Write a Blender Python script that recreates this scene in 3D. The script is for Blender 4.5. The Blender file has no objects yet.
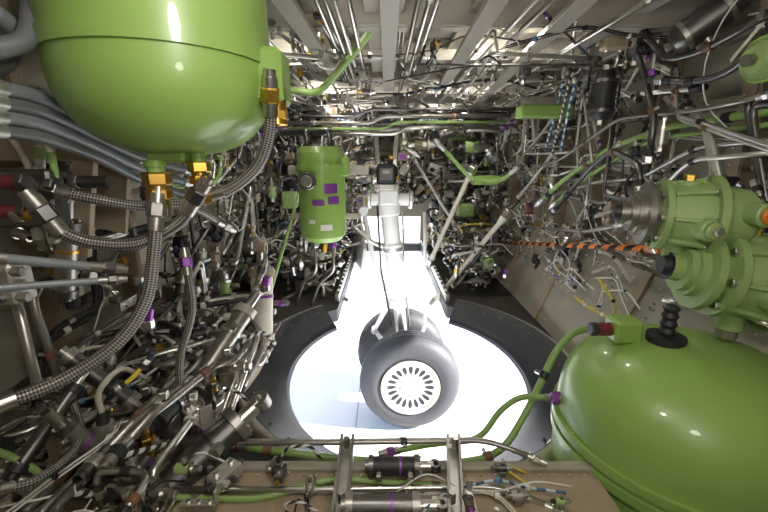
import bpy, math, random
from mathutils import Vector, Matrix
CZ=2.57
TH=math.atan(0.25); CT=math.cos(TH); ST=math.sin(TH); FP=384.0
def V3(x,y,z): return Vector((x,y,z+CZ))       # z relative to eye level
def ray(px,py):
    u=(px-384)/FP; v=(256-py)/FP
    return Vector((u,CT+v*ST,-ST+v*CT))
def W(px,py,y):
    d=ray(px,py); return d*(y/d.y)+Vector((0,0,CZ))
def WX(px,py,x):
    d=ray(px,py); return d*(x/d.x)+Vector((0,0,CZ))
def WZ(px,py,z):
    d=ray(px,py); return d*(z/d.z)+Vector((0,0,CZ))
# ---------------------------------------------------------------- materials
MATS={}
def mat(name,col,metal=0.0,rough=0.5,var=0.25,scale=12,bump=0.0,coat=0.0,emit=None):
    if name in MATS: return MATS[name]
    m=bpy.data.materials.new(name); m.use_nodes=True
    nt=m.node_tree; b=nt.nodes['Principled BSDF']
    b.inputs['Metallic'].default_value=metal
    b.inputs['Roughness'].default_value=rough
    b.inputs['Coat Weight'].default_value=coat
    tc=nt.nodes.new('ShaderNodeTexCoord'); nz=nt.nodes.new('ShaderNodeTexNoise')
    nz.inputs['Scale'].default_value=scale; nz.inputs['Detail'].default_value=5
    nt.links.new(tc.outputs['Object'],nz.inputs['Vector'])
    mx=nt.nodes.new('ShaderNodeMix'); mx.data_type='RGBA'
    mx.inputs[6].default_value=(*[c*(1-var) for c in col],1)
    mx.inputs[7].default_value=(*[min(1,c*(1+var)) for c in col],1)
    nt.links.new(nz.outputs['Fac'],mx.inputs[0]); nt.links.new(mx.outputs[2],b.inputs['Base Color'])
    if bump>0:
        bp=nt.nodes.new('ShaderNodeBump'); bp.inputs['Strength'].default_value=bump; bp.inputs['Distance'].default_value=0.01
        nt.links.new(nz.outputs['Fac'],bp.inputs['Height']); nt.links.new(bp.outputs['Normal'],b.inputs['Normal'])
    MATS[name]=m; return m
def uvmat(name,kind,c1,c2,ku,kv,metal=0.0,rough=0.5):
    m=bpy.data.materials.new(name); m.use_nodes=True; nt=m.node_tree; b=nt.nodes['Principled BSDF']
    b.inputs['Metallic'].default_value=metal; b.inputs['Roughness'].default_value=rough
    uv=nt.nodes.new('ShaderNodeUVMap'); sp=nt.nodes.new('ShaderNodeSeparateXYZ'); nt.links.new(uv.outputs[0],sp.inputs[0])
    def M(op,a,bb=None):
        n=nt.nodes.new('ShaderNodeMath'); n.operation=op
        for i,x in enumerate((a,bb)):
            if x is None: continue
            if isinstance(x,(int,float)): n.inputs[i].default_value=x
            else: nt.links.new(x,n.inputs[i])
        return n.outputs[0]
    a=M('MULTIPLY',sp.outputs[0],ku*2*math.pi); v=M('MULTIPLY',sp.outputs[1],kv*2*math.pi)
    if kind=='braid': f=M('ADD',M('MULTIPLY',M('MULTIPLY',M('SINE',M('ADD',a,v)),M('SINE',M('SUBTRACT',a,v))),0.9),0.5)
    else: f=M('GREATER_THAN',M('SINE',M('ADD',a,v)),0.0)
    cl=nt.nodes.new('ShaderNodeClamp'); nt.links.new(f,cl.inputs[0])
    mx=nt.nodes.new('ShaderNodeMix'); mx.data_type='RGBA'; mx.inputs[6].default_value=(*c1,1); mx.inputs[7].default_value=(*c2,1)
    nt.links.new(cl.outputs[0],mx.inputs[0]); nt.links.new(mx.outputs[2],b.inputs['Base Color'])
    if kind=='braid':
        bp=nt.nodes.new('ShaderNodeBump'); bp.inputs['Strength'].default_value=0.5; bp.inputs['Distance'].default_value=0.003
        nt.links.new(cl.outputs[0],bp.inputs['Height']); nt.links.new(bp.outputs['Normal'],b.inputs['Normal'])
    MATS[name]=m; return m
GREEN=mat('green_enamel',(0.245,0.395,0.090),0,0.36,0.05,4,0.02,0.2)
GRN2=mat('green_primer_tube',(0.24,0.37,0.11),0,0.4,0.2,20)
PALEG=mat('pale_green_casting',(0.30,0.42,0.16),0.1,0.45,0.18,25,0.1)
STEEL=mat('stainless_steel',(0.58,0.56,0.52),1,0.28,0.25,30)
DSTEEL=mat('dark_steel',(0.15,0.145,0.14),0.9,0.35,0.3,30)
TITAN=mat('titanium_grey',(0.33,0.31,0.28),0.85,0.35,0.25,20)
ALU=mat('aluminium',(0.64,0.62,0.57),0.85,0.38,0.2,15)
BRASS=mat('gold_fitting',(0.60,0.37,0.08),1,0.32,0.25,30)
PURP=mat('purple_anodised',(0.24,0.065,0.34),0.4,0.35,0.15,10)
BLUE=mat('blue_anodised',(0.03,0.13,0.38),0.4,0.35,0.15,10)
BLACK=mat('black_rubber',(0.018,0.018,0.02),0,0.5,0.3,20)
SEAL_HOLE=mat('black_seal_and_hole_shade',(0.007,0.009,0.015),0,0.45,0.3,14,0.05)
WHITE=mat('white_paint',(0.85,0.85,0.83),0,0.35,0.04,6)
CREAM=mat('cream_paint',(0.62,0.58,0.48),0,0.45,0.08,10)
HUB=mat('hub_paint',(0.60,0.56,0.47),0,0.55,0.05,10)
BEIGE=mat('beige_primer_panel',(0.32,0.29,0.225),0.15,0.45,0.28,5,0.05)
BEIGE2=mat('tan_structure',(0.34,0.265,0.18),0.15,0.5,0.3,8,0.05)
GREYP=mat('grey_panel',(0.42,0.39,0.335),0.3,0.42,0.22,4,0.05)
DARKP=mat('dark_bay_floor',(0.040,0.037,0.032),0.1,0.6,0.5,9,0.1)
HOSE=mat('grey_hose',(0.13,0.135,0.14),0,0.35,0.15,10)
BLUEH=mat('blue_grey_hose',(0.19,0.205,0.215),0,0.36,0.12,10)
RED=mat('dark_red_cap',(0.14,0.018,0.022),0,0.4,0.15,10)
REDL=mat('red_label',(0.5,0.03,0.03),0,0.4,0.15,10)
ORANGE=mat('orange_cap',(0.65,0.20,0.03),0,0.4,0.15,10)
YEL=mat('yellow_wire',(0.65,0.50,0.06),0,0.45,0.1,10)
WWIRE=mat('white_wire',(0.68,0.66,0.60),0,0.45,0.1,10)
BWIRE=mat('blue_wire',(0.10,0.22,0.34),0,0.45,0.1,10)
BROWN=mat('brown_phenolic',(0.16,0.075,0.04),0,0.5,0.3,14)
OLIVE=mat('olive_connector',(0.16,0.15,0.08),0.6,0.4,0.2,14)
LABEL=mat('label_white',(0.70,0.70,0.66),0,0.5,0.05,10)
TYRE=mat('tyre_rubber',(0.038,0.037,0.042),0,0.6,0.2,30,0.05)
CONC=mat('concrete_apron',(0.78,0.77,0.76),0,0.85,0.06,2.5,0.02)
CONCJ=mat('concrete_joint',(0.42,0.42,0.42),0,0.9,0.2,6)
BRAID=uvmat('braided_hose','braid',(0.05,0.05,0.05),(0.36,0.33,0.30),5,85,0.6,0.4)
STRIPE=uvmat('orange_black_sleeve','stripe',(0.02,0.02,0.02),(0.80,0.22,0.04),1,9)
BWS=uvmat('blue_white_sleeve','stripe',(0.50,0.57,0.62),(0.04,0.10,0.22),0,22)
KWS=uvmat('black_white_sleeve','stripe',(0.02,0.02,0.02),(0.6,0.6,0.56),1,30)
# ---------------------------------------------------------------- mesh builder
def perp(d):
    a=Vector((0,0,1)) if abs(d.z)<0.9 else Vector((1,0,0))
    u=d.cross(a).normalized(); return u,d.cross(u).normalized()
class B:
    def __init__(s): s.v=[];s.f=[];s.m=[];s.sm=[];s.uv=[];s.ml=[]
    def mi(s,mt):
        if mt not in s.ml: s.ml.append(mt)
        return s.ml.index(mt)
    def face(s,idx,mt,sm=False,uv=None):
        s.f.append(idx); s.m.append(s.mi(mt)); s.sm.append(sm); s.uv.append(uv or [(0,0)]*len(idx))
    def ring(s,c,u,w,r,n,ph=0.0):
        i=len(s.v)
        for k in range(n):
            a=2*math.pi*k/n+ph; s.v.append(c+u*(r*math.cos(a))+w*(r*math.sin(a)))
        return i
    def band(s,i,j,n,mt,sm,v0=0,v1=0):
        for k in range(n):
            k2=(k+1)%n
            s.face([i+k,i+k2,j+k2,j+k],mt,sm,[(k/n,v0),((k+1)/n,v0),((k+1)/n,v1),(k/n,v1)])
    def sweep(s,P,r,mt,n=8,caps=True):
        N=len(P)
        T=[]
        for i in range(N):
            d=(P[min(i+1,N-1)]-P[max(i-1,0)])
            T.append(d.normalized() if d.length>1e-9 else Vector((0,0,1)))
        u,w=perp(T[0]); L=0; prev=None
        for i in range(N):
            if i:
                u=(u-T[i]*u.dot(T[i])); u=u.normalized() if u.length>1e-6 else perp(T[i])[0]
                w=T[i].cross(u).normalized(); 
            else: w=T[0].cross(u).normalized()
            rr=r[i] if isinstance(r,list) else r
            j=s.ring(P[i],u,w,rr,n)
            if prev is not None:
                L2=L+(P[i]-P[i-1]).length
                s.band(prev,j,n,mt,True,L,L2); L=L2
            elif caps: s.face([j+k for k in range(n)][::-1],mt)
            prev=j
        if caps: s.face([prev+k for k in range(n)],mt)
    def hose(s,pts,r,mt,n=12,st=8):
        pts=[Vector(p) for p in pts]; Q=[pts[0]*2-pts[1]]+pts+[pts[-1]*2-pts[-2]]; P=[]
        for i in range(1,len(Q)-2):
            a,b,c,d=Q[i-1:i+3]
            for k in range(st):
                t=k/st
                P.append(0.5*((2*b)+(c-a)*t+(2*a-5*b+4*c-d)*t*t+(3*b-a-3*c+d)*t**3))
        P.append(pts[-1]); s.sweep(P,r,mt,n); return P
    def tube(s,pts,r,mt,n=8,fil=0.04,st=4):
        pts=[Vector(p) for p in pts]; P=[pts[0]]
        for i in range(1,len(pts)-1):
            a,b,c=pts[i-1:i+2]; la=(a-b).length; lc=(c-b).length
            if la<1e-6 or lc<1e-6: continue
            q=min(fil,la*0.45,lc*0.45); p0=b+(a-b)/la*q; p1=b+(c-b)/lc*q
            for k in range(st+1):
                t=k/st; P.append(p0*(1-t)**2+b*2*t*(1-t)+p1*t*t)
        P.append(pts[-1]); s.sweep(P,r,mt,n); return P
    def lathe(s,o,ax,prof,mt,n=20,ph=0.0,mats=None):
        ax=Vector(ax).normalized(); u,w=perp(ax); w=ax.cross(u)
        o=Vector(o); last=None; pd=None
        for i in range(len(prof)-1):
            (t0,r0),(t1,r1)=prof[i],prof[i+1]
            d=Vector((t1-t0,r1-r0))
            if d.length<1e-9: continue
            d.normalize()
            share=last is not None and pd is not None and d.dot(pd)>0.86
            a=last if share else s.ring(o+ax*t0,u,w,max(r0,1e-5),n,ph)
            b=s.ring(o+ax*t1,u,w,max(r1,1e-5),n,ph)
            s.band(a,b,n,mats[i] if mats else mt,n>8,t0,t1); last=b; pd=d
    def cyl(s,p0,p1,r,mt,n=14,ch=0.12):
        p0=Vector(p0);p1=Vector(p1); L=(p1-p0).length; c=min(ch*r,L*0.3)
        s.lathe(p0,p1-p0,[(0,0),(0,r-c),(c,r),(L-c,r),(L,r-c),(L,0)],mt,n)
    def box(s,c,sz,mt,R=None,ch=0.12):
        c=Vector(c); h=Vector(sz)/2; q=min(h)*ch*2; R=R or Matrix.Identity(3)
        idx={}
        for sx in (-1,1):
            for sy in (-1,1):
                for sz_ in (-1,1):
                    for a in range(3):
                        p=[sx*(h.x-q),sy*(h.y-q),sz_*(h.z-q)]; p[a]=(sx,sy,sz_)[a]*h[a]
                        idx[(sx,sy,sz_,a)]=len(s.v); s.v.append(c+R@Vector(p))
        for a in range(3):
            b,d=(a+1)%3,(a+2)%3
            for sg in (-1,1):
                q4=[]
                for (e,g) in ((-1,-1),(1,-1),(1,1),(-1,1)):
                    k=[0,0,0]; k[a]=sg;k[b]=e;k[d]=g; q4.append(idx[(*k,a)])
                s.face(q4 if sg>0 else q4[::-1],mt)
            for e in (-1,1):
                for g in (-1,1):
                    k=[0,0,0];k[b]=e;k[d]=g; k0=k[:];k0[a]=-1;k1=k[:];k1[a]=1
                    s.face([idx[(*k0,b)],idx[(*k1,b)],idx[(*k1,d)],idx[(*k0,d)]],mt)
        for sx in (-1,1):
            for sy in (-1,1):
                for sz_ in (-1,1): s.face([idx[(sx,sy,sz_,a)] for a in range(3)],mt)
    def beam(s,p0,p1,w,h,mt,up=(0,0,1)):
        p0=Vector(p0);p1=Vector(p1); d=(p1-p0); L=d.length; d.normalize(); x=d.cross(Vector(up)).normalized(); z=x.cross(d)
        R=Matrix((x,d,z)).transposed(); s.box((p0+p1)/2,(w,L,h),mt,R,0.08)
    def nut(s,p,d,r,mt,L=None):
        d=Vector(d).normalized(); L=L or r*1.6; p=Vector(p)-d*L/2
        s.lathe(p,d,[(0,0),(0,r*0.9),(L*.12,r),(L*.88,r),(L,r*.9),(L,0)],mt,6)
    def clamp(s,p,d,r,mt,up=None):
        d=Vector(d).normalized(); p=Vector(p); w=0.9*r+0.003
        s.lathe(p-d*w,d,[(0,0),(0,r*1.35),(2*w,r*1.35),(2*w,0)],mt,10)
        u=Vector(up) if up is not None else perp(d)[0]
        s.cyl(p+u*r,p+u*r*3,r*0.6,STEEL,6)
    def fitting(s,p,d,r,mt,mt2):
        d=Vector(d).normalized(); p=Vector(p)
        s.nut(p,d,r*1.55,mt,r*2.4); s.lathe(p+d*r*1.2,d,[(0,r*1.3),(r*1.6,r*1.3),(r*1.6,r*1.0),(r*2.6,r*1.0)],mt2,10)
        s.lathe(p-d*r*3.4,d,[(0,r*1.02),(0,r*1.2),(r*2.2,r*1.25)],mt2,10)
    def obj(s,name,parent=None):
        me=bpy.data.meshes.new(name); me.from_pydata([tuple(v) for v in s.v],[],s.f)
        for m in s.ml: me.materials.append(m)
        me.polygons.foreach_set('material_index',s.m); me.polygons.foreach_set('use_smooth',s.sm)
        ul=me.uv_layers.new(name='UVMap'); flat=[c for f in s.uv for p in f for c in p]; ul.data.foreach_set('uv',flat)
        me.update(); o=bpy.data.objects.new(name,me); bpy.context.scene.collection.objects.link(o)
        if parent: o.parent=parent
        return o
def empty(name,loc=(0,0,0)):
    e=bpy.data.objects.new(name,None); e.empty_display_size=0.1; bpy.context.scene.collection.objects.link(e); return e
rng=random.Random(11)
FL=-1.0; CE=0.58; XL=-1.25; XR=1.25; YB=4.6
# ---------------------------------------------------------------- ground
b=B(); b.box((0,8,-0.05),(80,80,0.1),CONC,ch=0.0)
for x in (-4.3,-1.15,-.28,2.0,5.15,8.3): b.box((x,8,0.001),(0.012,60,0.004),CONCJ)
for y in (-2,1.2,2.75,4.4,7.6,10.8,14): b.box((0,y,0.001),(60,0.012,0.004),CONCJ)
b.obj('ground_apron')
# ---------------------------------------------------------------- floor with wheel opening and leg slot
HC=(0.115,1.80); IR=(0.585,0.69)
SL=(-0.32,0.44); YS=YB
def rexit(cx,cy,dx,dy,x0,x1,y0,y1):
    t=1e9
    if dx>1e-9:t=min(t,(x1-cx)/dx)
    if dx<-1e-9:t=min(t,(x0-cx)/dx)
    if dy>1e-9:t=min(t,(y1-cy)/dy)
    if dy<-1e-9:t=min(t,(y0-cy)/dy)
    return t
def ell(a,r): return 1/math.sqrt((math.cos(a)/r[0])**2+(math.sin(a)/r[1])**2)
angs=set(2*math.pi*k/240 for k in range(240))
for cx,cy in ((SL[0],YS),(SL[1],YS),(XL-.05,YB+.1),(XR+.05,YB+.1),(XL-.05,-.6),(XR+.05,-.6)):
    angs.add(math.atan2(cy-HC[1],cx-HC[0])%(2*math.pi))
angs=sorted(angs); b=B(); I=[];J=[];K=[]
for a in angs:
    dx,dy=math.cos(a),math.sin(a); e=ell(a,(0.79,0.82)); t=e
    if dy>0: t=max(e,rexit(*HC,dx,dy,SL[0],SL[1],HC[1]-.01,YS))
    o=rexit(*HC,dx,dy,XL-.05,XR+.05,-.6,YB+.1); t=min(t,o-.02)
    for lst,tt,z in ((I,t,FL),(J,o,FL),(K,t,FL-0.09)):
        lst.append(len(b.v)); b.v.append(V3(HC[0]+dx*tt,HC[1]+dy*tt,z))
n=len(angs)
for k in range(n):
    q=(k+1)%n; b.face([I[k],J[k],J[q],I[q]],DARKP)
    b.face([K[q],K[k],I[k],I[q]],SEAL_HOLE)
b.obj('floor')
# ring seal
b=B(); prof=[(0.82,0.85,0.0,ALU),(0.82,0.85,0.05,ALU),(0.795,0.825,0.055,ALU),(0.785,0.815,0.045,SEAL_HOLE),(0.70,0.76,0.015,SEAL_HOLE),(0.65,0.725,-0.02,SEAL_HOLE),(0.60,0.70,-0.04,SEAL_HOLE),(0.585,0.69,-0.065,SEAL_HOLE),(0.68,0.76,-0.08,SEAL_HOLE)]
prev=None
for k in range(241):
    a=2*math.pi*k/240; dx,dy=math.cos(a),math.sin(a)
    inside=False
    if dy>0: inside= rexit(*HC,dx,dy,SL[0],SL[1],HC[1]-.01,YS)>ell(a,(0.66,0.71))
    if inside: prev=None; continue
    cur=[]
    for rx,ry,z,m in prof:
        e=ell(a,(rx,ry)); cur.append(len(b.v)); b.v.append(V3(HC[0]+dx*e,HC[1]+dy*e,FL+z))
    if prev:
        for i in range(len(prof)-1): b.face([prev[i],prev[i+1],cur[i+1],cur[i]],prof[i][3] if prof[i][3]==prof[i+1][3] else SEAL_HOLE,True)
    prev=cur
for k in range(40):
    a=2*math.pi*k/40
    if math.sin(a)>0.75: continue
    e=ell(a,(0.75,0.79)); p=V3(HC[0]+math.cos(a)*e,HC[1]+math.sin(a)*e,FL+0.025)
    b.cyl(p,p+Vector((0,0,0.012)),0.006,DSTEEL,8)
b.obj('wheel_well_seal_ring')
# ---------------------------------------------------------------- walls, ceiling
b=B(); b.box(V3(XL-.03,2.0,-.21),(0.06,5.3,1.62),BEIGE,ch=0); b.obj('wall_left')
b=B(); b.box(V3(XR+.03,2.0,-.21),(0.06,5.3,1.62),BEIGE,ch=0); b.obj('wall_right')
b=B(); b.box(V3(0,2.0,CE+.03),(2.62,5.3,0.06),GREYP,ch=0); b.obj('ceiling')
b=B(); b.box(V3(0,-.63,-.21),(2.5,0.06,1.62),GREYP,ch=0); b.obj('sky_block_wall')  # unseen closure behind the camera, added to keep sky fill out of the bay
b=B(); TOPO=-0.66
b.box(V3((XL+SL[0])/2,YB+.03,-.21),(SL[0]-XL,0.06,1.62),BEIGE,ch=0)
b.box(V3((XR+SL[1])/2,YB+.03,-.21),(XR-SL[1],0.06,1.62),BEIGE,ch=0)
b.box(V3((SL[1]+SL[0])/2,YB+.03,(CE+TOPO)/2),(SL[1]-SL[0],0.06,CE-TOPO),BEIGE,ch=0)
b.obj('wall_back')
b=B()
for y in (1.62,2.1,2.6,3.1,3.6,4.1):
    b.box(V3(0,y,CE-.045),(2.5,0.022,0.09),GREYP); b.box(V3(0,y+.02,CE-.09),(2.5,0.055,0.012),GREYP)
for x,w in ((-0.95,.05),(-0.62,.03),(-.30,.05),(0.0,.085),(0.34,.03),(0.62,.05),(0.95,.04)):
    b.box(V3(x,2.9,CE-.02),(w,3.4,0.04),GREYP); b.box(V3(x,2.9,CE-.045),(w*1.7,3.4,0.008),GREYP)
for x in (-.78,-.45,-.15,.17,.48,.8):
    for k in range(50): b.lathe(V3(x,1.3+k*.062,CE),Vector((0,0,-1)),[(0,.006),(.003,.005),(.004,0)],DSTEEL,6)
b.obj('overhead_frame_structure')
def sideframes(x,sg,name):
    b=B()
    for y in (0.9,1.3,1.75,2.2,2.65,3.1,3.6,4.1):
        b.box(V3(x+sg*.04,y,-.21),(0.08,0.018,1.55),BEIGE2); b.box(V3(x+sg*.08,y+.02,-.21),(0.01,0.05,1.55),BEIGE2)
    for z in (-.75,-.45,-.12,.2,.42):
        b.box(V3(x+sg*.02,2.3,z),(0.04,4.0,0.03),BEIGE)
        for k in range(46):
            p=V3(x+sg*.04,0.5+k*.085,z); b.lathe(p,(sg,0,0),[(0,.006),(.003,.005),(.004,0)],ALU,6)
    for y in (0.9,1.3,1.75,2.2,2.65,3.1,3.6,4.1):
        for k in range(28):
            p=V3(x+sg*.085,y+.03,-.95+k*.055); b.lathe(p,(sg,0,0),[(0,.005),(.003,.004),(.004,0)],ALU,6)
    b.obj(name)
sideframes(XL,1,'fuselage_frame'); sideframes(XR,-1,'fuselage_frame')
b=B()
p=[V3(1.16,0.9,-.48),V3(1.16,4.5,-.48),V3(0.97,4.5,-.99),V3(0.97,0.9,-.99)]
i=len(b.v); b.v+=p; b.face([i,i+1,i+2,i+3],BEIGE); b.v+=[V3(1.24,0.9,-.46),V3(1.24,4.5,-.46)]; b.face([i,i+1,i+5,i+4],BEIGE)
for k in range(40):
    for t in (.08,.5,.92):
        q=p[0].lerp(p[3],t)+Vector((0,.1+k*.085,0)); b.lathe(q,(-.93,0,.36),[(0,.007),(.003,.006),(.005,0)],ALU,6)
for y in (1.6,2.3,3.0,3.7): b.beam(V3(1.155,y,-.47),V3(0.965,y,-.985),0.05,0.014,BEIGE2,up=(1,0,.3))
b.obj('riveted_side_panel')
# ---------------------------------------------------------------- clutter generators
def rnd_tube_mat():
    return rng.choices([STEEL,TITAN,ALU,DSTEEL,GRN2,BLACK,BRAID,BROWN],[8,7,4,6,1.0,2,1.2,.6])[0]
CAP=[STEEL]*6+[ALU]*3+[DSTEEL]*6+[BRASS]*2+[BLACK]*5+[TITAN]*4+[PURP]
def tubes(b,O,U,V,N,lu,lv,n,rmin,rmax,h0,h1,smin=.08,smax=.5,mt=None,bias=.5):
    for _ in range(n):
        r=rng.uniform(rmin,rmax); h=rng.uniform(h0,h1); u=rng.random()*lu; v=rng.random()*lv
        pts=[O+U*u+V*v+N*max(0,h-.06)]
        if h>.07: pts.append(O+U*u+V*v+N*h)
        ax=rng.random()<bias
        for k in range(rng.randint(2,5)):
            L=rng.uniform(smin,smax)*rng.choice([-1,1])
            L2=L*rng.uniform(.15,.8) if rng.random()<.4 else 0
            if ax: u2=min(max(u+L,0),lu); v2=min(max(v+L2*.6,0),lv)
            else: L*=.6; v2=min(max(v+L,0),lv); u2=min(max(u+L2*.6,0),lu)
            if abs(u2-u)+abs(v2-v)<.03: ax=not ax; continue
            u,v=u2,v2
            if rng.random()<.2: h=rng.uniform(h0,h1)
            pts.append(O+U*u+V*v+N*h); ax=(not ax) if rng.random()<.8 else ax
        if len(pts)<3: continue
        m=mt or rnd_tube_mat(); k=rng.choice([1,1,1,1,2,3])
        side=(U+V).normalized()
        for q in range(k):
            pp=[x+side*(q*r*3.2) for x in pts]
            b.tube(pp,r,m,7 if r<.009 else 10,fil=r*6,st=3)
            for e,f in ((0,1),(-1,-2)):
                d=(pp[e]-pp[f]); 
                if d.length>.001: b.fitting(pp[e],d,r,rng.choice(CAP),rng.choice(CAP))
            for a,c in zip(pp[1:-1],pp[2:]):
                if (c-a).length>.12:
                    mm=a.lerp(c,rng.uniform(.3,.7)); b.clamp(mm,c-a,r,rng.choice([BLACK,STEEL,BLACK,BROWN,TITAN,WWIRE]),up=-N)
def wires(b,O,U,V,N,lu,lv,n,h0,h1,span=.5,rr=(.0018,.0035)):
    for _ in range(n):
        u=rng.random()*lu; v=rng.random()*lv; a=rng.random()*6.28; pts=[]
        m=rng.choices([WWIRE,YEL,BWIRE,BLACK,KWS,BWS,CREAM],[8,1.2,.8,6,2,1.5,4])[0]; k=rng.choice([1,2,3,4]); r=rng.uniform(*rr)
        hh=rng.uniform(h0,h1)
        for i in range(rng.randint(4,7)):
            pts.append(O+U*u+V*v+N*max(.005,hh+rng.uniform(-.03,.03))); a+=rng.uniform(-1,1)
            u=min(max(u+math.cos(a)*span*.3,0),lu); v=min(max(v+math.sin(a)*span*.3,0),lv)
        ok=[pts[0]]
        for p in pts[1:]:
            if (p-ok[-1]).length>.02: ok.append(p)
        if len(ok)<3: continue
        for q in range(k):
            o=Vector([rng.uniform(-1,1)*r*2.2 for _ in range(3)])
            b.hose([p+o for p in ok],r,m,5,5)
        if k>1:
            for p in ok[1:-1]: b.lathe(p-(ok[1]-ok[0]).normalized()*.006,(ok[1]-ok[0]),[(0,0),(0,r*3.4),(.012,r*3.4),(.012,0)],rng.choice([BWIRE,BLACK,WWIRE,WWIRE]),8)
def comps(b,O,U,V,N,lu,lv,n,s0,s1,h0=0.0,h1=.05):
    for _ in range(n):
        s=rng.uniform(s0,s1); c=O+U*(rng.random()*lu)+V*(rng.random()*lv)+N*rng.uniform(h0,h1)
        A,Bx=(U,V) if rng.random()<.5 else (V,U)
        if rng.random()<.4: A=(A+Bx*rng.uniform(-1,1)).normalized()
        Bx=N.cross(A).normalized(); t=rng.random(); cc=c+N*s*.35
        if t<.35:
            m=rng.choice([DSTEEL,DSTEEL,TITAN,ALU,STEEL,BLACK,PALEG,OLIVE,GREYP]); m2=rng.choice(CAP)
            r=s*.28
            b.lathe(cc-A*s*.6,A,[(0,0),(0,r*.6),(s*.15,r*.6),(s*.15,r),(s*.8,r),(s*.8,r*1.2),(s*.9,r*1.2),(s*.9,r*.7),(s*1.15,r*.7),(s*1.15,0)],m,14,mats=[m2,m2,m,m,m,STEEL,STEEL,STEEL,m2,m2])
            b.nut(cc-A*s*.66,A,r*.5,m2); b.nut(cc+A*s*.6,A,r*.5,STEEL); b.cyl(cc,cc+N*s*.5,r*.45,m2,8)
            b.nut(cc+N*s*.5,N,r*.5,STEEL); b.box(c,(s*.5,)*3,TITAN)
        elif t<.62:
            m=rng.choice([ALU,TITAN,DSTEEL,GREYP,BEIGE2,BEIGE2,BLACK,BROWN]); R=Matrix((A,Bx,N)).transposed()
            b.box(cc,(s*rng.uniform(.7,1.2),s*rng.uniform(.45,.8),s*.5),m,R)
            for e in (-1,1):
                b.nut(cc+A*e*s*.3+N*s*.28,N,s*.09,STEEL); b.nut(cc+A*e*s*.62,A,s*.13,rng.choice(CAP))
                b.nut(cc+Bx*e*s*.42,Bx,s*.11,rng.choice(CAP))
            if rng.random()<.3: b.box(cc+N*s*.26,(s*.35,s*.25,s*.02),rng.choice([LABEL,LABEL,PURP,YEL]),R)
        elif t<.85:
            m=rng.choice([OLIVE,BLACK,ALU,BRASS,STEEL]); r=s*.16
            D=(N+A*rng.uniform(-1,1)).normalized()
            b.lathe(c,D,[(0,0),(0,r*1.3),(s*.1,r*1.3),(s*.1,r),(s*.3,r),(s*.3,r*1.2),(s*.5,r*1.2),(s*.5,r*.8),(s*.75,r*.5),(s*.75,0)],m,12,mats=[STEEL,STEEL,STEEL,m,m,m,m,BLACK,BLACK])
            q=c+D*s*.7; b.hose([q,q+D*s*.5,q+D*s*.6+A*s*.7,q+A*s*1.5-N*s*.1],s*.06,rng.choice([WWIRE,BLACK,KWS,CREAM]),6,5)
        else:
            m=rng.choice([ALU,BEIGE2,STEEL,TITAN]); R=Matrix((A,Bx,N)).transposed()
            b.box(c+N*s*.1,(s*1.4,s*.3,s*.05),m,R); b.box(c+N*s*.4+A*s*.68,(s*.05,s*.3,s*.6),m,R)
            for e in (-.4,0,.4): b.nut(c+N*s*.15+A*e*s,N,s*.08,STEEL)
X=Vector((1,0,0));Y=Vector((0,1,0));Z=Vector((0,0,1))
# overhead
b=B(); O=V3(-1.15,1.5,CE-.06); tubes(b,O,Y,X,-Z,2.95,2.3,46,.005,.010,.03,.14,.2,1.0,bias=.92); b.obj('overhead_hydraulic_tubing')
b=B(); wires(b,O,Y,X,-Z,2.95,2.3,36,.04,.15,.7); b.obj('overhead_wiring_harness')
b=B(); comps(b,O-Z*.02,Y,X,-Z,2.9,2.3,70,.05,.10,.02,.08); b.obj('overhead_valve_group')
# right wall
b=B(); O=V3(1.17,1.0,-.42); tubes(b,O,Y,Z,-X,3.4,.9,40,.005,.010,.02,.12,.15,.8,bias=.75); b.obj('side_hydraulic_tubing')
b=B(); wires(b,O,Y,Z,-X,3.4,.9,54,.03,.13,.5); b.obj('side_wiring_harness')
b=B(); comps(b,O,Y,Z,-X,3.4,.9,70,.05,.12,0.01,.06); b.obj('side_valve_group')
b=B(); O=V3(1.10,1.5,-.68); wires(b,O,Y,Z,-X,2.6,.28,34,.0,.1,.4); comps(b,V3(1.10,2.0,-.7),Y,Z,-X,2.2,.25,26,.05,.11,-.03,.03); b.obj('side_wiring_harness')
# left wall
b=B(); O=V3(-1.16,1.0,-.90); tubes(b,O,Y,Z,X,3.4,1.36,54,.007,.013,.05,.30,.1,.7); b.obj('side_hydraulic_tubing')
b=B(); wires(b,O,Y,Z,X,3.4,1.36,54,.05,.32,.4); b.obj('side_wiring_harness')
b=B(); comps(b,O,Y,Z,X,3.4,1.36,150,.07,.16,0,.22); b.obj('side_valve_group')
# left lower equipment bank
b=B(); b.box(V3(-.90,1.15,-.93),(.62,1.3,.12),BEIGE2); b.obj('equipment_support_deck')
b=B(); O=V3(-1.12,.60,-.86); tubes(b,O,Y,X,Z,1.3,.60,26,.008,.014,.02,.2,.15,.6); b.obj('lower_hydraulic_tubing')
b=B(); comps(b,O,Y,X,Z,1.25,.58,80,.06,.14,0,.12); b.obj('lower_valve_group')
b=B(); wires(b,O,Y,X,Z,1.3,.60,16,.03,.2,.4,(.002,.003)); b.obj('lower_wiring_harness')
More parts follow.
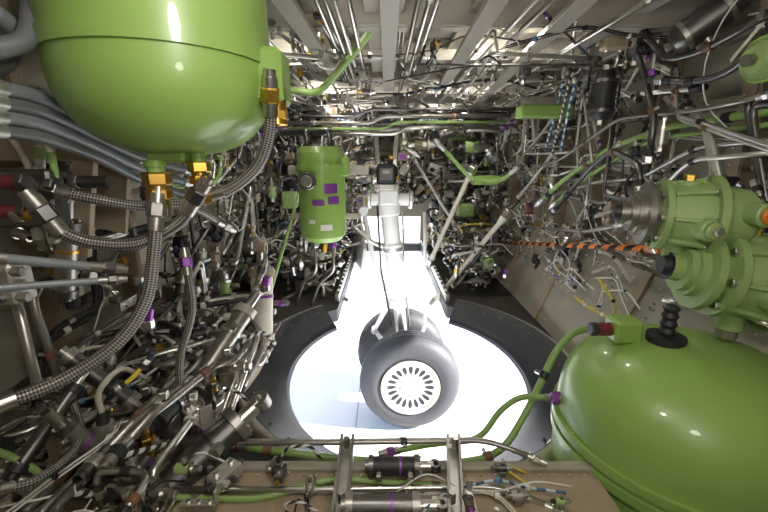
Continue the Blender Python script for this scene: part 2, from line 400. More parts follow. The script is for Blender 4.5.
# back wall
b=B(); O=V3(-1.12,YB-.06,-.92)
tubes(b,O,X,Z,-Y,.8,1.38,40,.007,.016,.03,.5,.1,.5); tubes(b,V3(.50,YB-.06,-.92),X,Z,-Y,.62,1.38,40,.007,.016,.03,.6,.1,.5); tubes(b,V3(-.3,YB-.06,-.35),X,Z,-Y,.8,.8,26,.007,.014,.03,.4,.1,.5)
b.obj('rear_hydraulic_tubing')
b=B(); comps(b,O-Y*.06,X,Z,-Y,.8,1.38,70,.10,.22,0,.5); comps(b,V3(.54,YB-.12,-.92),X,Z,-Y,.56,1.38,70,.10,.22,0,.6); comps(b,V3(-.3,YB-.12,-.45),X,Z,-Y,.8,.9,55,.09,.2,0,.4)
b.obj('rear_valve_group')
b=B()   # equipment on the floor beside the leg slot
comps(b,V3(.54,2.80,FL+.03),X,Y,Z,.42,1.5,62,.09,.20,0.02,.26); comps(b,V3(-1.05,2.72,FL+.03),X,Y,Z,.63,1.6,48,.10,.22,0.02,.26); tubes(b,V3(.52,2.75,FL),Y,X,Z,1.6,.42,30,.008,.015,.06,.45); tubes(b,V3(-1.1,2.7,FL),Y,X,Z,1.6,.72,30,.008,.015,.06,.45)
wires(b,V3(.52,2.8,FL),X,Y,Z,.45,1.5,18,.1,.45,.5,(.003,.005)); wires(b,V3(-1.1,2.8,FL),X,Y,Z,.75,1.5,16,.1,.5,.5,(.003,.005))
for x,sg in ((SL[0]-.02,-1),(SL[1]+.02,1)):
    b.beam(V3(x,2.62,FL+.03),V3(x,YB-.02,FL+.03),.03,.06,TITAN)
    for k in range(16): b.nut(V3(x,2.7+k*.11,FL+.065),Z,.012,STEEL,.012)
b.obj('gear_bay_valve_group')
# ---------------------------------------------------------------- landing gear
G=empty('main_landing_gear')
def wheel(yf,name,cx=.25,cz=-2.085,R=.485):
    w=B(); o=V3(cx,yf,cz); wd=.34
    prof=[(.06,R*.54),(.03,R*.585),(.012,R*.62),(.0,R*.70),(.004,R*.78),(.022,R*.88),(.05,R*.945),(.085,R*.985)]
    for g in (.12,.17,.22): prof+=[(g-.008,R),(g-.006,R-.010),(g+.006,R-.010),(g+.008,R)]
    prof+=[(wd-.085,R*.985),(wd-.05,R*.95),(wd-.018,R*.88),(wd,R*.74),(wd-.012,R*.6),(wd-.05,R*.56)]
    w.lathe(o,Y,prof,TYRE,72); w.obj(name+'_tyre',G)
    w=B(); r=R*.565
    w.lathe(o,Y,[(.075,0),(.012,.0),(.012,r*.26),(.02,r*.30),(.03,r*.34),(.03,r*.42),(.015,r*.82),(.015,r*.90),(.0,r*.93),(.0,r*1.02),(.06,r*1.0),(wd-.05,r),(wd,r*.9),(wd-.04,0)],HUB,64)
    for k in range(20):
        a=2*math.pi*k/20; d=Vector((math.cos(a),0,math.sin(a))); t=Vector((-math.sin(a),0,math.cos(a)))
        i=len(w.v); c=o+d*r*.65+Y*.0195; w.v.append(c)
        for q in range(16):
            th=2*math.pi*q/16; w.v.append(c+d*(math.cos(th)*r*.165)+t*(math.sin(th)*r*(.068+.022*math.cos(th)))-Y*(.006*math.cos(th)))
        for q in range(16): w.face([i,i+1+q,i+1+(q+1)%16],SEAL_HOLE)  # hub holes are not cut; their inner shade is painted as dark ovals
    for k in range(10):
        a=2*math.pi*k/10+.15; d=Vector((math.cos(a),0,math.sin(a))); w.nut(o+d*r*.37+Y*.026,-Y,.009,TITAN)
        w.nut(o+d*r*.87+Y*.014,-Y,.007,TITAN)
    w.lathe(o+Y*.02,-Y,[(0,r*.2),(.02,r*.18),(.03,r*.1),(.03,0)],HUB,24)
    w.obj(name+'_rim',G)
wheel(3.20,'near'); wheel(3.80,'far',cx=.19)
b=B(); top=V3(.04,3.62,-.40); ax=V3(.22,3.66,-2.08)
d=(ax-top); L=d.length; dn=d.normalized()
b.lathe(top-dn*.05,dn,[(0,0),(0,.07),(.04,.11),(.14,.11),(.16,.085),(.42,.085),(.44,.10),(.50,.10),(.52,.088),(.98,.088),(1.0,.11),(1.07,.11),(1.09,.06),(1.6,.06),(1.62,.10),(L+.1,.10),(L+.1,0)],WHITE,28)
b.cyl(V3(.22,3.3,-2.085),V3(.2,4.0,-2.085),.07,STEEL,20)
b.lathe(top+dn*1.06,dn,[(0,.0605),(.48,.0605)],STEEL,24)
b.obj('shock_strut',G)
b=B()
k1=top+dn*1.0+Vector((-.10,-.02,0)); k2=ax+Vector((-.12,-.02,.1)); kk=(k1+k2)/2+Vector((-.17,-.0,0))
for p in (k1,k2):
    for e in (-.05,.05): b.beam(p+Y*e,kk,.03,.05,WHITE,up=(0,1,0))
    b.cyl(p-Y*.08,p+Y*.08,.03,WHITE)
b.cyl(kk-Y*.05,kk+Y*.05,.03,STEEL); b.obj('torque_link',G)
b=B()
b.cyl(V3(-.13,3.62,-.36),V3(.24,3.62,-.36),.055,WHITE,20); b.box(V3(.04,3.6,-.33),(.18,.2,.14),WHITE)
for e in (-.14,.25): b.cyl(V3(e-.02,3.62,-.36),V3(e+.02,3.62,-.36),.085,ALU,20); b.nut(V3(e,3.55,-.30),-Y,.02,STEEL)
b.box(V3(.02,3.46,-.12),(.17,.14,.17),BLACK); b.box(V3(.02,3.385,-.12),(.11,.01,.10),DSTEEL); b.box(V3(.02,3.378,-.10),(.06,.01,.03),TITAN)
b.box(V3(.02,3.46,-.23),(.22,.14,.05),ALU)
for e in (-.08,.08): b.nut(V3(.02+e,3.38,-.235),-Y,.022,STEEL)
b.beam(V3(-.06,3.55,-.05),V3(-.10,3.7,.5),.04,.05,TITAN); b.beam(V3(.10,3.55,-.05),V3(.14,3.7,.5),.04,.05,TITAN)
b.tube([V3(-.20,3.75,-.48),V3(-.10,3.68,-1.0),V3(.10,3.62,-1.44)],.026,WHITE,12)
b.cyl(V3(-.20,3.68,-.48),V3(-.20,3.82,-.48),.045,WHITE)
b.tube([V3(.40,3.8,-.50),V3(.42,3.76,-1.0),V3(.42,3.7,-1.7),V3(.24,3.66,-2.0)],.017,WHITE,12)
b.tube([V3(.17,3.5,-.45),V3(.19,3.5,-1.0),V3(.25,3.52,-1.6)],.010,STEEL,8)
b.tube([V3(-.06,3.5,-.4),V3(-.03,3.5,-1.0),V3(.08,3.52,-1.6)],.010,BLACK,8)
b.tube([V3(-.3,3.55,-.6),V3(-.12,3.55,-.75),V3(.0,3.56,-.8)],.022,ALU,10)
for z in (.42,.95): b.lathe(top+dn*z,dn,[(0,0),(0,.105),(.03,.105),(.03,0)],ALU,20)
b.obj('trunnion_and_braces',G)
b=B()
i=len(b.v); b.v+=[V3(-.30,4.5,-.62),V3(-.20,3.7,-.85),V3(-.36,3.35,-2.0),V3(-.46,4.5,-2.0)]; b.face([i,i+1,i+2,i+3],WHITE)
b.v+=[p+Vector((.03,0,0)) for p in b.v[i:i+4]]; b.face([i+4,i+5,i+6,i+7],WHITE); b.face([i+1,i+5,i+6,i+2],WHITE); b.face([i,i+4,i+5,i+1],WHITE)
b.obj('gear_fairing_door',G)
def stay(name,p0,p1,r,m=WHITE):
    b=B(); d=(p1-p0); L=d.length
    b.lathe(p0,d,[(0,0),(0,r*1.5),(.05,r*1.5),(.09,r),(L-.09,r),(L-.05,r*1.5),(L,r*1.5),(L,0)],m,14); b.nut(p0,d,r*2,STEEL); b.nut(p1,d,r*2,STEEL); b.obj(name)
stay('bay_side_stay',W(472,170,3.2),W(430,262,3.4),.02,CREAM); stay('bay_side_stay',W(507,214,2.75),W(434,302,2.9),.019,CREAM); stay('bay_side_stay',W(520,196,2.9),W(556,150,2.5),.012,ALU)
stay('bay_side_stay',W(285,262,2.8),W(345,300,2.9),.014,CREAM); stay('bay_side_stay',W(342,262,3.3),W(285,300,2.7),.012,ALU); stay('bay_side_stay',W(455,225,3.6),W(415,160,3.8),.014,ALU)
# ---------------------------------------------------------------- tanks
def sdome(r,h,z0,n=18,e=.78): return [(z0+h*math.sin(math.pi/2*k/n)**e, r*max(0,math.cos(math.pi/2*k/n))**e) for k in range(n+1)]
T=empty('hydraulic_reservoir')
b=B(); c=V3(-.515,1.0,0); r=.236; zc=.215
pr=[(-CE,0),(-CE,r),(-zc-.035,r),(-zc-.035,r+.006),(-zc,r+.006),(-zc,r)]+sdome(r,.205,-zc,20,.80)[1:]
b.lathe(c,-Z,pr,GREEN,80); b.obj('tank_shell',T)
b=B()
b.box(c+Vector((.24,0,.19)),(.08,.10,.12),GREEN); b.cyl(c+Vector((.255,-.02,.17)),c+Vector((.255,-.02,.08)),.026,BRASS,16); b.nut(c+Vector((.255,-.02,.105)),Z,.030,BRASS,.022)
b.box(c+Vector((-.0,-.03,.020)),(.09,.08,.05),GREEN)
for e in (-.032,0,.032): b.nut(c+Vector((e,-.075,.03)),-Y,.007,PURP)
b.box(c+Vector((.0,-.035,.046)),(.095,.08,.010),PURP)
def brassfit(p,s):
    b.lathe(p,-Z,[(0,0),(0,s*.8),(s*.5,s*.8),(s*.5,s*.65),(s*.9,s*.65)],GREEN,16)
    b.nut(p-Z*s*1.4,Z,s*1.05,BRASS,s*1.0); b.nut(p-Z*s*2.6,Z,s*.95,BRASS,s*.8); b.lathe(p-Z*s*1.9,-Z,[(0,s*.8),(s*.3,s*.8),(s*.3,s*.7),(s*2.0,s*.7)],BRASS,14)
    b.lathe(p-Z*s*3.1,-Z,[(0,0),(0,s*.6),(s*.2,s*.7),(s*1.6,s*.65),(s*1.6,0)],STEEL,14)
    b.nut(p-Z*s*4.0,Z,s*.8,TITAN,s*.7)
brassfit(c+Vector((-.03,-.06,.0)),.031); brassfit(c+Vector((.06,-.03,.02)),.026)
b.obj('tank_fittings',T)
T=empty('hydraulic_accumulator_tank')
b=B(); c=V3(.885,1.0,0); r=.335
pr=[(-1.0,0),(-1.0,r),(-.84,r),(-.84,r+.012),(-.815,r+.012),(-.815,r+.003),(-.80,r+.003),(-.80,r+.012),(-.775,r+.012),(-.775,r)]+[(-.775+q[0],q[1]) for q in sdome(r,.27,0,20,.76)]
b.lathe(c,Z,pr,GREEN,96)
b.obj('tank_shell',T)
b=B()
p=c+Vector((-.17,.06,-.49)); b.box(p,(.08,.07,.07),GREEN); b.cyl(p-X*.03,p-X*.08,.02,RED,12); b.nut(p-X*.085,X,.02,BLACK)
p=c+Vector((-.07,.02,-.51)); b.lathe(p,Z,[(0,0),(0,.05),(.02,.05),(.02,.018)]+[(.02+.012*k,.022 if k%2 else .017) for k in range(1,8)]+[(.112,.014),(.112,0)],BLACK,16)
p=c+Vector((-.315,-.10,-.86)); b.cyl(p,p-X*.05,.02,BLACK,12); b.cyl(p-X*.05,p-X*.065,.013,STEEL,12)
p=W(572,398,1.08); b.cyl(p,p-X*.05,.016,PURP,12); b.nut(p-X*.05,X,.02,PURP); b.cyl(p+X*.1,p,.018,GREEN,12)
for a,z in ((4.0,-.9),(4.35,-.9)): b.box(c+Vector((math.cos(a)*r*1.0,math.sin(a)*r*1.0,z)),(.05,.008,.03),LABEL,Matrix.Rotation(a+math.pi/2,3,'Z'))
b.obj('tank_fittings',T)
T=empty('hydraulic_filter_canister'); b=B(); c=W(324,240,2.1); h=.50; r=.125
b.lathe(c,Z,[(0,0),(0,r*.7),(.03,r*.95),(.06,r),(h-.12,r),(h-.12,r*1.08),(h-.09,r*1.08),(h-.09,r),(h-.03,r),(h,r*.85),(h,0)],GREEN,40)
b.obj('canister_body',T); b=B()
def onc(a,z,w,hh,m):
    for k in range(5):
        t=a+(k-2)*w/5/r; b.box(c+Vector((math.cos(t)*r*1.005,math.sin(t)*r*1.005,z)),(w/5*1.1,.004,hh),m,Matrix.Rotation(t+math.pi/2,3,'Z'),0)
onc(5.25,.29,.07,.05,PURP); onc(5.35,.23,.06,.04,PURP); onc(4.7,.22,.06,.03,PURP); onc(5.0,.09,.06,.03,LABEL); onc(4.4,.12,.03,.02,LABEL)
b.cyl(c+Vector((-.05,-.1,.33)),c+Vector((-.05,-.16,.33)),.045,DSTEEL,16); b.cyl(c+Vector((-.05,-.16,.33)),c+Vector((-.05,-.17,.33)),.03,TITAN,16)
for e in (-.05,.05): b.nut(c+Vector((e,0,-.02)),Z,.022,PURP if e>0 else STEEL,.04); b.tube([c+Vector((e,0,-.04)),c+Vector((e,0,-.18)),c+Vector((e-.10,.1,-.28)),c+Vector((e-.2,.3,-.5))],.009,TITAN)
b.box(c+Vector((.12,0,.40)),(.06,.1,.10),GREEN)
for e in (-.07,.05): b.tube([c+Vector((e,0,h-.02)),c+Vector((e,0,h+.08)),c+Vector((e-.2,.3,h+.09))],.014,DSTEEL,10)
b.beam(c+Vector((-.2,.1,.38)),c+Vector((.25,.1,.38)),.03,.05,GREYP); b.beam(c+Vector((-.2,.1,.12)),c+Vector((.2,.1,.12)),.03,.03,GREYP)
b.obj('canister_fittings',T)
# ---------------------------------------------------------------- pumps at right
def pump(name,o,ax,s,cap,fm):
    b=B(); ax=Vector(ax).normalized()
    b.lathe(o,ax,[(0,0),(0,s*.42),(s*.12,s*.42),(s*.12,s*.60),(s*.22,s*.60),(s*.22,s*.5),(s*.34,s*.48),(s*.36,s*.66),(s*.46,s*.66),(s*.48,s*.56),(s*.9,s*.62),(s*1.1,s*.62),(s*1.1,s*.76),(s*1.22,s*.76),(s*1.22,s*.6),(s*1.7,s*.52),(s*1.85,s*.35),(s*1.85,0)],PALEG,32,mats=[fm]*6+[PALEG]*11)
    u,w=perp(ax)
    for k in range(8):
        a=k*math.pi/4; d=u*math.cos(a)+w*math.sin(a)
        b.nut(o+ax*s*.34+d*s*.57,ax,s*.06,STEEL); b.nut(o+ax*s*1.08+d*s*.69,ax,s*.06,STEEL); b.beam(o+ax*s*.5+d*s*.56,o+ax*s*1.1+d*s*.66,s*.06,s*.12,PALEG,up=d)
    for sg,t in ((-1,.75),(1,1.45)):
        q=o+ax*s*t-Y*s*.45+Z*sg*s*.15; b.cyl(q,q-Y*s*.35,s*.2,PALEG,16); b.cyl(q-Y*s*.35,q-Y*s*.42,s*.15,cap if sg>0 else PALEG,12); b.nut(q-Y*s*.45,Y,s*.08,STEEL)
    q=o+ax*s*.75-Z*s*.5; b.cyl(q,q-Z*s*.35,s*.18,PALEG,14); b.nut(q-Z*s*.4,Z,s*.14,TITAN)
    q=o+ax*s*.8+Z*s*.5; b.cyl(q,q+Z*s*.15,s*.2,PALEG,14); b.nut(q+Z*s*.18,Z,s*.10,BRASS)
    b.lathe(o,-ax,[(0,s*.36),(s*.1,s*.36),(s*.1,s*.22),(s*.25,s*.22),(s*.25,s*.16),(s*.35,s*.14),(s*.35,0)],BLACK,16,mats=[fm,fm,fm,BLACK,BLACK,BLACK])
    b.obj(name)
pump('hydraulic_pump',W(634,213,1.12),(1,-.35,-.02),.15,ORANGE,TITAN)
pump('hydraulic_pump',W(685,268,1.05),(1,-.2,-.12),.185,BLUE,PALEG)
b=B(); b.beam(W(760,215,1.15),V3(1.24,1.2,W(760,215,1.15).z-CZ),.08,.06,PALEG); b.beam(W(760,290,1.05),V3(1.24,1.15,W(760,290,1.05).z-CZ),.08,.06,PALEG); b.obj('pump_mount_bracket')
def motor(name,o,ax,r,L,m,m2):
    b=B(); b.lathe(o,ax,[(0,0),(0,r*.6),(L*.08,r*.9),(L*.15,r),(L*.15,r*1.12),(L*.22,r*1.12),(L*.22,r),(L*.75,r),(L*.75,r*1.1),(L*.82,r*1.1),(L*.82,r*.8),(L,r*.7),(L,0)],m,24,mats=[m,m,m,m2,m2,m2,m,m2,m2,m2,m,m])
    a=Vector(ax).normalized(); b.nut(o-a*.01,a,r*.3,TITAN); b.nut(o+a*(L+.01),a,r*.35,STEEL)
    u,w=perp(a); b.cyl(o+a*L*.4,o+a*L*.4+w*r*1.4,r*.3,m2,10); b.obj(name)
motor('electric_valve_motor',W(630,20,1.9),(.9,-.5,-.1),.07,.28,DSTEEL,TITAN)
motor('electric_valve_motor',W(600,120,1.8),(0,0,1),.05,.2,BLACK,DSTEEL)
motor('electric_valve_motor',W(672,45,1.45),(.6,-.4,.5),.05,.20,DSTEEL,TITAN)
motor('green_accumulator',W(752,60,1.05),(1,.2,.1),.05,.22,PALEG,GREEN)
motor('valve_canister',W(655,330,1.5),(0,0,1),.035,.12,BLACK,DSTEEL)
b=B(); b.box(W(600,290,2.0),(.05,.14,.14),GREEN); b.box(W(584,288,2.1)+Vector((-.03,-.02,0)),(.08,.01,.10),REDL); b.box(W(584,288,2.1)+Vector((-.03,-.026,-.01)),(.06,.004,.03),LABEL)
b.box(W(626,297,1.9),(.07,.16,.13),ALU); b.box(W(640,290,1.75),(.05,.08,.08),BLACK)
for k in range(4): b.cyl(W(612+k*8,312,1.8),W(612+k*8,322,1.78),.014,WWIRE,10)
b.obj('electrical_junction_box')
b=B(); b.box(W(544,112,2.4),(.30,.12,.07),GREEN); b.box(W(544,112,2.4)+Z*.04,(.26,.03,.08),ALU); b.obj('green_bracket_plate')
b=B(); b.box(W(485,180,3.2),(.2,.16,.07),GREEN); b.box(W(465,210,3.6),(.15,.16,.12),PALEG);b.box(W(470,280,3.5),(.16,.16,.18),PALEG); b.box(W(290,200,3.2),(.12,.1,.14),PALEG); b.obj('actuator_bracket')
# ---------------------------------------------------------------- explicit tube runs
SF=(STEEL,ALU)
def run(name,pts,r,m,fit=SF,hose=False,fil=.08,cl=None,n=12):
    b=B(); P=b.hose(pts,r,m,n) if hose else b.tube(pts,r,m,n,fil,6)
    if fit:
        f1,f2=fit if isinstance(fit,tuple) else SF
        b.fitting(pts[0],pts[0]-P[1],r,f1,f2); b.fitting(pts[-1],pts[-1]-P[-2],r,f1,f2)
    if cl:
        acc=0
        for a,c in zip(P,P[1:]):
            acc+=(c-a).length
            if acc>cl: acc=0; b.clamp((a+c)/2,c-a,r,rng.choice([BLACK,BROWN,STEEL]))
    b.obj(name)
gf=(BRASS,STEEL); df=(DSTEEL,TITAN)
run('braided_hose',[W(157,210,.92),W(154,250,.90),W(146,300,.86),W(118,342,.80),W(62,380,.72),W(-20,412,.62)],.0145,BRAID,(TITAN,STEEL),True)
run('braided_hose',[W(197,196,.95),W(180,222,.95),W(140,243,.92),W(95,243,.88),W(62,232,.85),W(45,214,.84)],.015,BRAID,df,True)
run('braided_hose',[W(270,95,.94),W(270,130,.96),W(258,165,.98),W(232,188,.98),W(205,196,.97)],.014,BRAID,gf,True)
run('braided_hose',[W(186,262,1.15),W(192,310,1.12),W(180,360,1.08),W(184,400,1.05),W(205,432,1.0)],.012,BRAID,(PURP,STEEL),True)
run('braided_hose',[W(50,190,.9),W(90,198,.92),W(140,206,.98),W(185,205,1.05),W(225,225,1.2)],.013,BRAID,df,True)
run('braided_hose',[W(262,270,1.5),W(250,310,1.45),W(262,345,1.4),W(240,390,1.2)],.012,BRAID,df,True)
run('braided_hose',[W(-10,492,.62),W(40,478,.68),W(80,440,.8),W(70,395,.9)],.010,BRAID,df,True)
for k in range(4):
    run('grey_hydraulic_hose',[W(-20,84+k*15,.72),W(40,98+k*13,.86),W(95,126+k*10,1.0),W(140,146+k*11,1.15),W(190,158+k*13,1.4)],.0135,HOSE if k%2 else BLUEH,SF,True)
run('grey_hydraulic_hose',[W(-10,10,.8),W(12,30,.85),W(8,60,.9),W(-20,75,.8)],.018,BLUEH,False,True)
run('grey_hydraulic_hose',[W(-10,50,.75),W(25,40,.8),W(32,10,.85),W(30,-20,.9)],.018,HOSE,False,True)
run('blue_grey_hose',[W(-20,256,.62),W(40,262,.68),W(108,268,.76)],.009,BLUEH,df,True)
run('blue_grey_hose',[W(-20,290,.62),W(40,285,.68),W(112,280,.76)],.007,BLUEH,df,True)
b=B(); c=W(12,282,.70); b.box(c,(.05,.05,.08),ALU)
for k in range(3): b.nut(c+Vector((.03,-.015,-.025+.025*k)),X,.010,STEEL,.02)
for e in (-.025,.025): b.nut(c+Vector((0,-.027,e)),-Y,.008,DSTEEL)
b.tube([c-Z*.04,c-Z*.25,c+Vector((-.1,.1,-.3))],.009,TITAN)
b.obj('hose_manifold_block')
b=B()
for px,py,y,m in ((12,182,.86,RED),(14,212,.86,RED),(42,186,.9,DSTEEL),(44,214,.86,BRASS),(98,182,1.0,DSTEEL)):
    p=W(px,py,y); b.cyl(p-X*.05,p+X*.02,.016,m,14); b.nut(p+X*.025,X,.020,DSTEEL,.02); b.nut(p-X*.055,X,.020,TITAN,.02)
b.box(W(20,198,.95),(.2,.05,.14),DSTEEL)
b.obj('hose_coupling')
b=B(); b.beam(W(86,155,1.05),W(80,255,1.05),.055,.02,BEIGE2,up=(0,1,0)); b.beam(W(112,160,1.15),W(110,230,1.15),.10,.015,BEIGE2,up=(0,1,0)); b.beam(W(86,150,1.10),W(86,150,1.1)-X*.35,.03,.06,BEIGE2); b.obj('equipment_bracket')
def actuator(name,p0,p1,r,m,m2,m3=STEEL):
    b=B(); d=(p1-p0); L=d.length; dn=d.normalized()
    b.lathe(p0,d,[(0,0),(0,r*.7),(L*.05,r*.7),(L*.05,r*1.15),(L*.12,r*1.15),(L*.12,r),(L*.5,r),(L*.5,r*1.08),(L*.53,r*1.08),(L*.53,r),(L*.72,r),(L*.72,r*1.2),(L*.8,r*1.2),(L*.8,r*.5),(L,r*.5),(L,0)],m,24,mats=[m2,m2,m2,m2,m2,m,m3,m3,m3,m,m2,m2,m2,STEEL,STEEL])
    u,w=perp(dn)
    for t in (.2,.65):
        q=p0+dn*L*t; b.cyl(q,q-Y*r*1.5,r*.35,m2,12); b.nut(q-Y*r*1.5,Y,r*.42,STEEL)
    for k in range(6):
        a=k*math.pi/3; e=u*math.cos(a)+w*math.sin(a); b.nut(p0+dn*L*.81+e*r*.9,dn,r*.15,STEEL)
    b.lathe(p1+dn*r*.2-w*r*.4,w,[(0,r*.3),(0,r*.65),(r*.8,r*.65),(r*.8,r*.3),(0,r*.3)],m2,16)
    b.obj(name)
actuator('hydraulic_actuator',W(155,500,.80),W(258,404,1.02),.045,DSTEEL,TITAN,BLACK)
actuator('hydraulic_actuator',W(196,386,1.15),W(258,292,1.45),.034,TITAN,GREYP,STEEL)
actuator('pressure_accumulator',W(262,345,1.5),W(262,250,1.6),.045,CREAM,BEIGE2,PURP)
actuator('hydraulic_actuator',W(10,480,.72),W(90,366,.95),.018,DSTEEL,BLACK,STEEL)
actuator('hydraulic_actuator',W(120,470,.85),W(45,410,.78),.022,TITAN,DSTEEL,PURP)
actuator('hydraulic_actuator',W(60,350,.95),W(150,415,1.0),.024,DSTEEL,TITAN,BLACK)
actuator('pressure_accumulator',W(65,300,1.0),W(68,200,1.0),.026,TITAN,DSTEEL,BRASS)
actuator('pressure_accumulator',W(40,250,1.05),W(40,120,1.05),.012,STEEL,GRN2,BRASS)
b=B()
for px,py,y in ((147,322,.95),(265,287,1.35),(505,275,2.6),(172,500,.8)):
    p=W(px,py,y); b.cyl(p,p+Vector((.01,.0,.04)),.014,PURP,14); b.nut(p-Z*.005,Z,.017,STEEL)
b.obj('purple_coupling')
run('yellow_cable',[W(118,388,.9),W(132,378,.92),W(146,362,.95)],.006,YEL,(ALU,BLACK),True)
run('green_hydraulic_tube',[W(278,88,2.0),W(318,94,1.98),W(335,75,1.9),W(365,40,1.75),W(400,-14,1.55)],.016,GRN2,SF,False,.1)
run('green_hydraulic_tube',[WX(790,108,1.10),WX(668,127,1.10),WX(612,147,1.08),WX(566,178,1.05),WX(540,202,1.0)],.013,GRN2,SF,cl=.35)
run('green_hydraulic_tube',[WX(790,122,1.12),WX(668,137,1.12),WX(640,145,1.1),WX(585,178,1.06),WX(553,205,1.0)],.009,GRN2,SF,cl=.4)
run('green_hydraulic_tube',[W(612,327,1.25),W(575,330,1.25),W(556,350,1.22),W(528,410,1.15),W(500,456,1.08),W(440,466,1.05),W(330,458,1.06),W(235,446,1.06)],.012,GRN2,(RED,STEEL),fil=.1,cl=.3)
run('green_hydraulic_tube',[W(556,398,1.08),W(520,396,1.14),W(500,410,1.13),W(480,440,1.1),W(430,444,1.1),W(390,452,1.06)],.010,GRN2,(PURP,STEEL),fil=.06)
run('green_hydraulic_tube',[W(-20,445,.72),W(25,462,.75),W(60,490,.76),W(130,496,.78),W(260,500,.78),W(330,478,.84),W(520,492,.82)],.008,GRN2,SF,fil=.06,cl=.3)
run('green_hydraulic_tube',[W(48,140,.95),W(56,175,.95),W(52,240,1.0),W(70,290,1.05)],.008,GRN2)
run('green_hydraulic_tube',[W(268,300,1.9),W(300,190,2.6),W(345,155,3.2)],.010,GRN2)
run('green_hydraulic_tube',[W(440,145,3.2),W(472,180,3.2),W(500,182,3.0),W(515,170,2.8)],.016,GRN2)
run('striped_conduit',[WX(500,242,1.02),WX(560,245,1.04),WX(655,249,1.05)],.013,STRIPE,(STEEL,ORANGE))
for a in ([(606,-10),(640,60),(655,118),(648,160)],[(622,-10),(648,40),(668,60),(700,52),(780,8)],[(640,190),(640,165),(612,150),(590,168),(555,210)],[(780,20),(735,70),(700,82),(660,80)]):
    run('steel_hydraulic_tube',[WX(x,y,1.0 if x<700 else 1.05) for x,y in a],.012,DSTEEL,(STEEL,BLACK),fil=.06,cl=.3)
for k,a in enumerate(([(780,140),(700,146),(640,178),(598,182),(520,205)],[(780,152),(690,160),(650,200),(600,215)],[(768,95),(700,110),(620,118),(560,160),(500,180)],[(550,60),(560,110),(520,160),(490,200)],[(780,330),(710,300),(670,300)],[(620,225),(585,232),(520,226)])):
    run('steel_hydraulic_tube',[WX(x,y,1.08-.02*k) for x,y in a],.008,[STEEL,ALU,TITAN][k%3],SF,fil=.06,cl=.3)
for k in range(3): run('striped_wire_loom',[WX(575+k*9,-10,.95),WX(566+k*10,50,.98),WX(560+k*6,95,1.0),WX(545+k*8,150,1.05)],.007,[BWS,KWS,BWS][k],False,True,cl=.3)
for k,(x,m) in enumerate(((-.20,STEEL),(-.17,STEEL),(-.14,ALU),(-.105,STEEL),(.10,TITAN),(.13,STEEL),(.16,STEEL),(-.45,ALU),(-.48,STEEL),(.45,ALU),(.49,TITAN),(.75,STEEL),(.79,STEEL),(-.7,STEEL))):
    z=CE-.12-.01*(k%3); y1=2.4+.25*(k%5)
    run('overhead_steel_tube',[V3(x,1.2,z),V3(x,y1,z),V3(x+(.12 if x>0 else -.12),y1+.15,z),V3(x+(.12 if x>0 else -.12),y1+.9,z-.03)],.009,m,SF,fil=.05,cl=.35)
for k in range(6):
    y=2.9+.14*k; z=.30-.03*(k%4); x0=-1.0+.1*(k%3); run('cross_ship_tube',[V3(x0,y,z),V3(-.2+.1*k,y,z),V3(-.1+.1*k,y,z+.05),V3(1.0,y,z+.05)],.016 if k%2 else .011,[DSTEEL,TITAN,GRN2,STEEL,DSTEEL,TITAN][k],(PURP,STEEL),fil=.05,cl=.3)
b=B()
for a,c in (((280,-5),(335,75)),((500,-5),(440,90)),((390,-5),(388,90)),((590,-5),(470,110))):
    b.beam(WZ(*a,CE-.14),WZ(*c,CE-.14),.06,.02,GREYP)
b.obj('overhead_diagonal_brace')
# ---------------------------------------------------------------- front shelf
b=B(); b.box(V3(0.0,.675,-.84),(1.15,.45,.03),BEIGE2); b.box(V3(.0,.895,-.90),(1.15,.02,.16),BEIGE2); b.box(V3(.0,.885,-.82),(1.15,.03,.015),BEIGE)
for k in range(28): b.lathe(V3(-.54+k*.04,.86,-.824),Z,[(0,.005),(.003,.004),(.004,0)],ALU,6)
b.obj('front_bulkhead_shelf')
b=B()
for xa,xb in ((-.105,-.10),(.20,.16)):
    for e in (-.016,.016): b.beam(V3(xa+e,.95,-.785),V3(xb+e,.68,-.785),.008,.04,TITAN)
    b.beam(V3(xa,.95,-.80),V3(xb,.68,-.80),.035,.008,ALU)
    b.nut(V3(xa,.92,-.77),Z,.010,STEEL,.03); b.nut(V3(xb,.74,-.77),Z,.010,STEEL,.03)
b.obj('shelf_bracket')
actuator('hydraulic_actuator',V3(-.05,.85,-.785),V3(.13,.85,-.785),.024,BLACK,DSTEEL,PURP)
actuator('hydraulic_actuator',V3(-.10,.73,-.785),V3(.13,.73,-.785),.026,DSTEEL,TITAN,PURP)
for z,y,m,r in ((-.80,.96,STEEL,.007),(-.78,.93,TITAN,.007),(-.81,.80,STEEL,.008),(-.80,.69,TITAN,.008)):
    run('steel_hydraulic_tube',[V3(-.62,y,z),V3(-.2,y,z),V3(-.15,y,z-.0),V3(.3,y+.01,z),V3(.42,y-.04,z-.02)],r,m,SF,cl=.2)
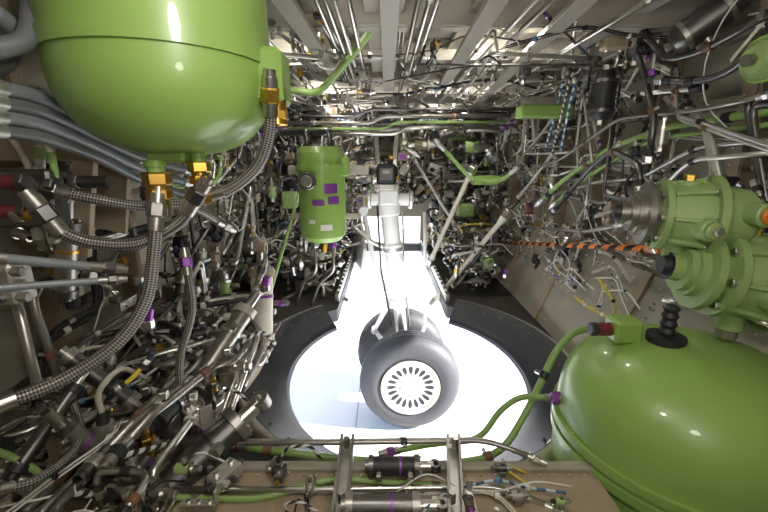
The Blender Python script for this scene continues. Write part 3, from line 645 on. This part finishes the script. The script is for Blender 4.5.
b=B(); O=V3(-.56,.55,-.825); comps(b,O,X,Y,Z,.42,.32,16,.04,.08); comps(b,O+X*.72,X,Y,Z,.28,.3,8,.03,.05); wires(b,O,X,Y,Z,1.05,.32,8,.01,.04,.3); b.obj('shelf_valve_group')
run('steel_hydraulic_tube',[W(540,460,1.1),W(555,440,1.15),W(580,470,1.1)],.007,STEEL,SF,True)
# ---------------------------------------------------------------- lighting
def lamp(name,loc,power,rad=.06,col=(1,.96,.90)):
    l=bpy.data.lights.new(name,'POINT'); l.energy=power; l.shadow_soft_size=rad; l.color=col
    o=bpy.data.objects.new(name,l); o.location=loc; bpy.context.scene.collection.objects.link(o); return o
lamp('camera_fill_light',V3(-.05,.35,.40),12,.06)  # unseen pair of fill lights added near the camera
lamp('camera_fill_light',V3(.30,-.1,.15),11,.08)
for x,y,p in ((-.45,1.72,6),(.5,1.72,8),(-.4,2.72,11),(.5,2.72,11),(-.3,3.72,10),(.6,3.72,10)):
    lamp('bay_fill_light',V3(x,y,CE-.06),p,.03)  # fill lights added behind the overhead frames, out of view
s=bpy.data.lights.new('sun','SUN'); s.energy=26; s.angle=.05; s.color=(1,.97,.93)
o=bpy.data.objects.new('sun',s); bpy.context.scene.collection.objects.link(o)
o.rotation_euler=Vector((-.80,.15,-.46)).to_track_quat('-Z','Y').to_euler()
w=bpy.data.worlds.new('world'); bpy.context.scene.world=w; w.use_nodes=True; nt=w.node_tree
sk=nt.nodes.new('ShaderNodeTexSky'); sk.sky_type='NISHITA'; sk.sun_disc=False; sk.sun_elevation=.7; bg=nt.nodes['Background']
nt.links.new(sk.outputs[0],bg.inputs[0]); bg.inputs[1].default_value=.55
# ---------------------------------------------------------------- camera
c=bpy.data.cameras.new('camera'); c.lens=18; c.sensor_width=36; c.clip_start=.02
o=bpy.data.objects.new('camera',c); bpy.context.scene.collection.objects.link(o); o.location=(0,0,CZ)
o.rotation_euler=(math.pi/2-TH,0,0); bpy.context.scene.camera=o
bpy.context.scene.view_settings.view_transform='Standard'
